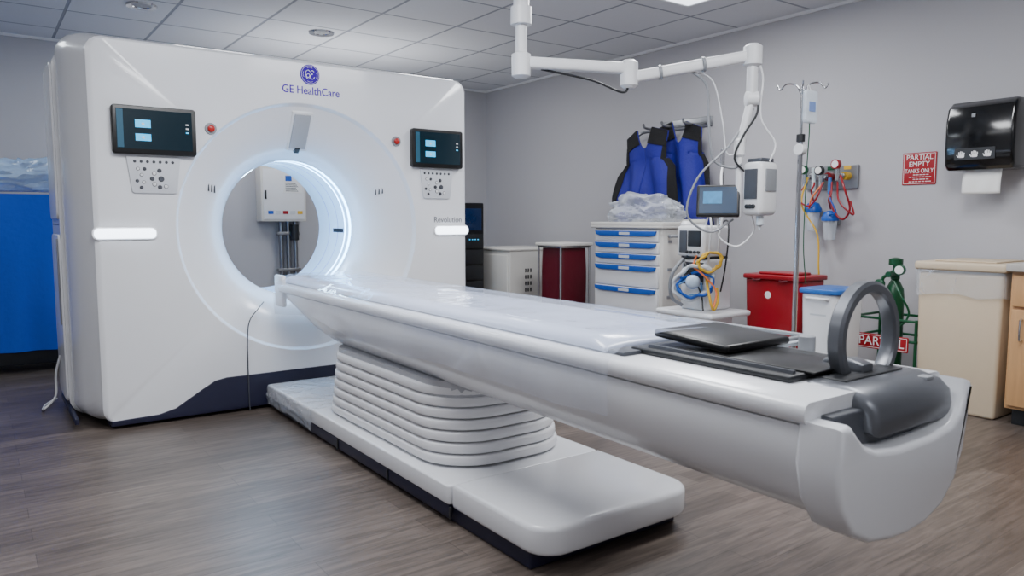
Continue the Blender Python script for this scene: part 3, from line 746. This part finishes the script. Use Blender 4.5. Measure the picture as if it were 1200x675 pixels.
# ================================================================ WALL SIGN
def signboard(x,y0,y1,z0,z1,lines,small,lab):
    S=thing('sign',lab,'sign',(x,(y0+y1)/2,z0))
    cy=(y0+y1)/2;h=z1-z0;w=y1-y0
    b=prism('sign_board',rrect(cy,(z0+z1)/2,w,h,.006),'x',x-.006,x,S,sign_red,bev=.001)
    fx0,fx1=x-.0072,x-.0058;e=.007;tk=.0025
    mk('sign_border',join([bxbm(fx0,fx1,y0+e,y1-e,z1-e-tk,z1-e),bxbm(fx0,fx1,y0+e,y1-e,z0+e,z0+e+tk),bxbm(fx0,fx1,y0+e,y0+e+tk,z0+e,z1-e),bxbm(fx0,fx1,y1-e-tk,y1-e,z0+e,z1-e)]),b,inkwhite,smooth=0)
    for (s,z,sz,wd) in lines:text('sign_lettering',s,sz,(x-.0075,cy,z),LEFTF,b,inkwhite,width=wd)
    for i in range(small):
        z=z0+.018+i*.014;ww=w*.36-(i%2)*.015
        mk('fine_print',join([bxbm(fx0,fx1,cy-ww+j*.02,cy-ww+j*.02+.014,z,z+.004) for j in range(int(2*ww/.02))]),b,inkwhite,smooth=0)
signboard(XR,2.20,2.405,1.265,1.465,[('PARTIAL',1.434,.045,.158),('EMPTY',1.392,.045,.125),('TANKS ONLY',1.350,.038,.172)],4,'red sign with white letters about partial empty tanks')
# ================================================================ TOWEL DISPENSER
Q=thing('paper_towel_dispenser','black plastic paper towel dispenser with a towel hanging out','towel dispenser',(XR,1.88,1.3))
pr=[(XR,1.33),(XR-.20,1.33),(XR-.225,1.36),(XR-.235,1.45),(XR-.235,1.60),(XR-.215,1.68),(XR-.17,1.715),(XR,1.72)]
bm=prismbm(pr,'y',1.70,2.06,.02);mk('dispenser_body',bm,Q,blackgloss)
dl=box('dispenser_label',XR-.2375,XR-.234,1.79,2.0,1.385,1.45,Q,M('label_dark',(40,42,46),.4),0)
for k in range(3):
    y=1.825+.068*k;xx=XR-.2378
    parts=[prismbm(rrect(y,1.407,.030,.018,.006,3),'x',xx-.001,xx)]
    for j,hh in enumerate((.012,.018,.020,.016)):
        yy=y-.0135+.009*j
        parts.append(prismbm(rrect(yy,1.414+hh/2,.0062,hh,.003,3),'x',xx-.001,xx))
    parts.append(prismbm([(y+.013,1.402),(y+.024,1.416),(y+.027,1.412),(y+.018,1.399)],'x',xx-.001,xx))
    mk('label_hand',join(parts),dl,inkwhite,smooth=0)
box('dispenser_lock',XR-.2365,XR-.233,1.90,1.92,1.62,1.64,Q,grey,.001)
bm=bmesh.new();g=[]
for j in range(11):
    z=1.345-.15*j/10
    g.append([bm.verts.new((XR-.15-.02*math.sin(j/10*2)+.003*math.sin(i*1.3),1.78+.20*i/10,z)) for i in range(11)])
for j in range(10):
    for i in range(10):bm.faces.new((g[j][i],g[j][i+1],g[j+1][i+1],g[j+1][i]))
mk('paper_towel',bm,Q,paper,solid=.002,smooth=60)
# ================================================================ BINS and boxes
E=thing('waste_bin','tan plastic waste bin with clear liner over the rim','waste bin',(4.48,1.81,0))
bx0,bx1,by0,by1=4.25,4.72,1.59,2.02
bm=bxbm(bx0,bx1,by0,by1,0,.76,.02)
for v in bm.verts:
    k=.93+.07*v.co.z/.76;v.co.x=4.485+(v.co.x-4.485)*k;v.co.y=1.805+(v.co.y-1.805)*k
mk('bin_body',bm,E,tan)
box('bin_lid',bx0-.015,bx1+.01,by0-.015,by1+.015,.775,.82,E,tan,.012)
box('lid_flap',bx0+.06,bx1-.06,by0+.06,by1-.06,.82,.828,E,tan,.004)
bm=bmesh.new();g=[]
rp=rrect(4.485,1.805,.49,.45,.03,5);n=len(rp)
for j in range(9):
    f=j/8;row=[]
    for i in range(n*4):
        a=rp[(i//4)%n];b_=rp[(i//4+1)%n];t_=(i%4)/4
        x=a[0]+(b_[0]-a[0])*t_;y=a[1]+(b_[1]-a[1])*t_
        q=noise.noise(Vector((x*18,y*18,f*3)))
        k=1.0+.012*q*f
        row.append(bm.verts.new((4.485+(x-4.485)*k,1.805+(y-1.805)*k,.775-f*(.13+.03*q))))
    g.append(row)
for j in range(8):
    for i in range(n*4):bm.faces.new((g[j][i],g[j][(i+1)%(n*4)],g[j+1][(i+1)%(n*4)],g[j+1][i]))
mk('bin_liner',bm,E,film2,smooth=70)
K=thing('base_cabinet','maple wood base cabinet with pale countertop','cabinet',(4.5,1.1,0))
box('cabinet_body',4.22,XR-.012,.55,1.545,.09,.79,K,wood,.004)
box('cabinet_toe_kick',4.28,XR-.012,.57,1.53,0,.09,K,dark,.002)
box('countertop',4.18,XR-.012,.53,1.56,.79,.83,K,M('laminate_grey',(176,172,166),.4),.006)
for (a_,b_) in ((1.06,1.53),(.57,1.04)):
    d=box('door',4.20,4.222,a_,b_,.11,.60,K,wood,.003)
    tube('door_handle',[(4.20,b_-.05,.45),(4.175,b_-.05,.45),(4.175,b_-.05,.55),(4.20,b_-.05,.55)],.005,d,chrome,sm=2)
    d=box('drawer',4.20,4.222,a_,b_,.615,.77,K,wood,.003)
    tube('drawer_handle',[(4.20,a_+.17,.69),(4.175,a_+.17,.69),(4.175,a_+.29,.69),(4.20,a_+.29,.69)],.005,d,chrome,sm=2)
def tub(name,lab,cat,cx,cy,wx,wy,h,mat,rimmat,tap=.88,z0=0):
    t=thing(name,lab,cat,(cx,cy,z0))
    bm=prismbm(rrect(cx,cy,wx,wy,.04),'z',z0,z0+h-.03,.01)
    for v in bm.verts:
        k=tap+(1-tap)*(v.co.z-z0)/h;v.co.x=cx+(v.co.x-cx)*k;v.co.y=cy+(v.co.y-cy)*k
    mk('tub_body',bm,t,mat)
    prism('tub_lid',rrect(cx,cy,wx+.03,wy+.03,.045),'z',z0+h-.03,z0+h,t,rimmat,bev=.008)
    return t
t=tub('medical_waste_bin','tall red plastic medical waste bin with lid','waste bin',4.31,2.90,.30,.42,.69,redm,redm)
for y in (2.80,3.0):tube('lid_latch',[(4.15,y-.03,.66),(4.135,y,.655),(4.15,y+.03,.66)],.006,t,darkred)
prism('lid_ridge',rrect(4.31,2.90,.20,.28,.03),'z',.69,.705,t,redm,bev=.006)
lathe('hazard_mark',[(.022,0),(.024,.001),(.016,.0015)],(4.163,2.92,.56),t,paper,ax=(-1,0,0),seg=20)
t=tub('storage_tub','white plastic storage tub with translucent blue lid','storage tub',4.03,2.392,.30,.23,.655,white2,M('lid_blue',(40,100,180),.3))
tube('tub_handle',[(3.88,2.33,.60),(3.86,2.33,.60),(3.86,2.45,.60),(3.88,2.45,.60)],.008,t,white2,sm=2)
box('tub_label',3.884,3.89,2.34,2.44,.50,.56,t,card,0)
ox,oy=4.52,2.28
Ox=thing('oxygen_cylinder','green compressed oxygen cylinder with regulator valve','gas cylinder',(ox,oy,0))
lathe('cylinder_body',[(.05,0),(.055,.01),(.055,.55),(.05,.60),(.03,.64),(.018,.66)],(ox,oy,.03),Ox,green)
lathe('cylinder_valve',[(.018,.68),(.026,.69),(.026,.74),(.015,.745),(.015,.77),(.04,.775),(.04,.81),(.01,.82)],(ox,oy,0),Ox,green,seg=16)
cyl('valve_outlet',.018,(ox-.01,oy,.72),(ox-.09,oy,.72),Ox,green)
cyl('pressure_gauge',.032,(ox-.05,oy-.055,.75),(ox-.08,oy-.06,.75),Ox,green)
cyl('gauge_face',.025,(ox-.079,oy-.0605,.75),(ox-.083,oy-.061,.75),Ox,paper)
lathe('flow_knob',[(.026,0),(.03,.005),(.03,.025),(.02,.03)],(ox-.07,oy+.05,.66),Ox,green,ax=(-1,0,0))
tube('regulator_arm',[(ox-.05,oy,.72),(ox-.06,oy+.04,.70),(ox-.06,oy+.05,.66)],.010,Ox,green)
tube('green_hose',[(ox-.07,oy-.03,.68),(ox-.12,oy-.10,.60),(ox-.10,oy-.14,.50),(ox-.12,oy-.10,.42),(ox-.10,oy-.02,.42)],.006,Ox,green)
RK=thing('cylinder_rack','green steel floor rack for gas cylinders with red tag','cylinder rack',(4.48,2.27,0))
box('rack_tray',4.36,4.66,2.06,2.44,.0,.03,RK,green,.004)
for z in (.34,.46):
    tube('rack_rail',[(p[0],p[1],z) for p in rrect(4.51,2.25,.30,.38,.02,2)],.008,RK,green,closed=True,sm=1)
for (x,y) in ((4.37,2.07),(4.37,2.43),(4.65,2.07),(4.65,2.43)):cyl('rack_post',.009,(x,y,.02),(x,y,.47),RK,green,seg=10)
signboard(4.352,2.10,2.42,.275,.365,[('PARTIAL',.320,.075,.27)],0,'red sign with white letters fixed to the cylinder rack')
# ================================================================ BACK ROOM ITEMS
F=thing('utility_cabinet','low white metal equipment cabinet with vented side','cabinet',(4.2,5.82,0))
box('cabinet_body',3.95,4.58,5.5,6.15,.04,.76,F,warmwhite,.01)
box('cabinet_top',3.94,4.59,5.49,6.16,.76,.78,F,warmwhite,.006)
box('cabinet_plinth',3.97,4.56,5.52,6.13,0,.04,F,dark,.003)
for c in (0,1):
  for k in range(4):
    for j in range(3):
        x=4.12+.20*c+j*.03;z=.38+k*.06
        box('vent_slot',x,x+.012,5.494,5.502,z,z+.035,F,dark,0)
box('cabinet_door',3.942,3.952,5.54,6.10,.08,.72,F,warmwhite,.003)
N_=thing('equipment_rack','tall black electronics rack with small blue lights','electronics rack',(3.64,5.92,0))
box('rack_body',3.45,3.83,5.75,6.10,0,1.20,N_,black,.01)
box('rack_panel',3.48,3.80,5.742,5.752,.95,1.15,N_,M('rack_panel_blue',(10,24,50),.2,emit=(15,40,80),estr=.4,var=.3),.003)
for k in range(6):box('rack_drawer',3.47,3.81,5.738,5.752,.06+.145*k,.19+.145*k,N_,dark,.004)
for k in range(4):box('status_light',3.66+.03*k,3.67+.03*k,5.734,5.74,.86,.87,N_,iconm,0)
Hm=thing('linen_hamper','dark red bag hamper on metal stand with pale lid','hamper',(4.13,4.95,0))
hm0,hm1,hn0,hn1=3.96,4.30,4.80,5.10
bm=bmesh.new();rp=rrect((hm0+hm1)/2,(hn0+hn1)/2,.30,.28,.05,6);g=[];cxm,cym=(hm0+hm1)/2,(hn0+hn1)/2
for j in range(15):
    f=j/14;row=[]
    for i,p in enumerate(rp):
        k=1.0+.05*math.sin(f*3)+.05*noise.noise(Vector((p[0]*14,p[1]*14,f*3)))*f-(.25*max(0,f-.85)/.15)
        row.append(bm.verts.new((cxm+(p[0]-cxm)*k,cym+(p[1]-cym)*k,.81-f*.66)))
    g.append(row)
for j in range(14):
    for i in range(len(rp)):bm.faces.new((g[j][i],g[j][(i+1)%len(rp)],g[j+1][(i+1)%len(rp)],g[j+1][i]))
bm.faces.new(g[-1]);mk('hamper_bag',bm,Hm,darkred,smooth=60)
prism('hamper_lid',rrect(cxm,cym,.38,.36,.03),'z',.825,.85,Hm,warmwhite,bev=.006)
tube('hamper_frame',[(p[0],p[1],.815) for p in rrect(cxm,cym,.34,.32,.03,2)],.009,Hm,chrome,closed=True,sm=1)
for x in (hm0+.01,hm1-.01):
    for y in (hn0+.0,hn1-.0):
        cyl('hamper_leg',.009,(x,y,.05),(x,y,.82),Hm,chrome,seg=10)
        cyl('caster',.025,(x-.008,y,.025),(x+.008,y,.025),Hm,dark,seg=14)
tube('hamper_base',[(hm0+.01,hn0,.08),(hm1-.01,hn0,.08),(hm1-.01,hn1,.08),(hm0+.01,hn1,.08)],.009,Hm,chrome,closed=True,sm=1)
WB=YB-.003
Wb=thing('electrical_box','white wall mounted electrical box with warning labels and conduits','electrical box',(2.38,WB,1.03))
box('box_body',2.17,2.60,WB-.16,WB,1.03,1.54,Wb,warmwhite,.006)
b=box('box_door',2.19,2.58,WB-.166,WB-.158,1.05,1.52,Wb,white2,.003)
box('warning_label',2.38,2.56,WB-.1685,WB-.166,1.30,1.48,b,paper,0)
box('label_text',2.40,2.46,WB-.1698,WB-.1686,1.41,1.46,b,blue,0)
for k in range(6):box('label_text',2.40,2.52-.01*(k%3),WB-.1698,WB-.1686,1.315+k*.014,1.320+k*.014,b,dark,0)
for k in range(5):box('warning_label',2.23+.07*k,2.28+.07*k,WB-.1685,WB-.166,1.10,1.13,b,[blue,card,redm,card,yellow][k],0)
box('latch',2.20,2.22,WB-.172,WB-.166,1.24,1.32,b,dark,.002)
for x in (2.38,2.45,2.52):
    cyl('conduit',.022,(x,WB-.06,1.04),(x,WB-.06,.12),Wb,steel,seg=14)
cyl('conduit',.04,(2.50,WB-.10,1.0),(2.50,WB-.10,.85),Wb,dark,seg=16)
for z in (.9,.55):box('conduit_strap',2.34,2.56,WB-.085,WB-.03,z,z+.03,Wb,steel,.003)
Bc=thing('covered_supply_rack','supply rack covered with a bright blue cloth drape','covered rack',(-.3,6.25,0))
bm=bmesh.new();x0,x1,y0,y1=-1.5,.95,6.0,6.55
def seglerp(a,b,n):return [(a[0]+(b[0]-a[0])*i/n,a[1]+(b[1]-a[1])*i/n) for i in range(n)]
per=seglerp((x0,y0),(x1,y0),120)+seglerp((x1,y0),(x1,y1),30)+seglerp((x1,y1),(x0,y1),40)+seglerp((x0,y1),(x0,y0),30)
g=[]
for j in range(13):
    f=j/12;row=[]
    for i,p in enumerate(per):
        d=.018*math.sin(i*.55)*f+.02*noise.noise(Vector((p[0]*4,p[1]*4,f*1.5)))
        row.append(bm.verts.new((p[0]+(d if p[0]>=x1-.001 or p[0]<=x0+.001 else 0),p[1]-(d if p[1]<y0+.001 else -d),1.22-1.07*f)))
    g.append(row)
n=len(per)
for j in range(12):
    for i in range(n):bm.faces.new((g[j][i],g[j][(i+1)%n],g[j+1][(i+1)%n],g[j+1][i]))
bm.faces.new(g[0]);mk('cloth_drape',bm,Bc,drape,smooth=60)
box('rack_base',x0+.05,x1-.05,y0+.05,y1-.05,.05,.16,Bc,dark,.01)
for x in (x0+.1,x1-.1):
    for y in (y0+.1,y1-.1):cyl('caster',.04,(x-.015,y,.04),(x+.015,y,.04),Bc,dark)
for k,(x,s_) in enumerate(((-.62,.36),(.34,.42))):
    lump('wrapped_bundle',(x,6.25,1.34),(s_,.22,.14),None,film3,.3,2.4,flat=1.245,seed=k*5+1,label='plastic wrapped bundle lying on the blue covered rack',cat='plastic bundle',group='plastic wrapped bundles')
# ================================================================ LIGHTS
def area(x,y,z,sx,sy,pw,col=(1,1,1),rot=(0,0,0),nm='ceiling_lamp'):
    l=bpy.data.lights.new('area','AREA');l.shape='RECTANGLE';l.size=sx;l.size_y=sy;l.energy=pw;l.color=col
    o=bpy.data.objects.new(nm,l);COL.objects.link(o);o.location=(x,y,z);o.rotation_euler=rot;return o
cw=(.97,.98,1.0)
area(1.0,2.4,H-.03,1.2,.6,52,cw);area(2.7,1.3,H-.03,1.2,.6,50,cw);area(3.5,3.3,H-.03,.6,.6,30,cw)
area(-1.0,3.0,H-.03,.6,1.2,12,cw);area(.5,-.6,H-.03,1.2,.6,16,cw);area(1.6,6.4,H-.03,.6,.6,14,cw);area(3.3,5.6,H-.03,.6,.6,18,cw);area(-.4,5.6,H-.03,.6,.6,14,(.85,.93,1))
up=math.pi
area(1.0,-1.2,1.75,1.6,1.6,30,cw,(up,0,0),'bounce_fill');area(-1.4,1.8,1.75,1.2,1.2,16,cw,(up,0,0),'bounce_fill');area(1.3,1.6,2.05,1.2,1.0,34,cw,(up,0,0),'bounce_fill')  # unseen fill lights added, aimed upward to brighten the ceiling like room bounce
area(2.6,6.0,1.7,1.2,.6,14,cw,(up,0,0),'bounce_fill')  # added upward fill behind the gantry, no fixture
for yy in (4.62,4.84):
    l=bpy.data.lights.new('bore','POINT');l.energy=5;l.color=(.42,.72,1);l.shadow_soft_size=.04
    o=bpy.data.objects.new('bore_fill',l);COL.objects.link(o);o.location=(CX-.15,yy,CZ+.30)  # fill points added inside the bore to brighten its wall, no fixture
w=bpy.data.worlds.new('World');SC.world=w;w.use_nodes=True;w.node_tree.nodes['Background'].inputs[0].default_value=(.6,.65,.7,1);w.node_tree.nodes['Background'].inputs[1].default_value=.1
# ================================================================ CAMERA
cam=bpy.data.cameras.new('Camera');co=bpy.data.objects.new('Camera',cam);COL.objects.link(co)
co.location=(0,0,1.05);co.rotation_euler=(math.radians(90-5.29),0,math.radians(-35.83))
cam.sensor_width=36;cam.lens=869/1200*36
cam.clip_start=.05
cam.dof.use_dof=True;cam.dof.focus_distance=3.9;cam.dof.aperture_fstop=5.6
SC.camera=co
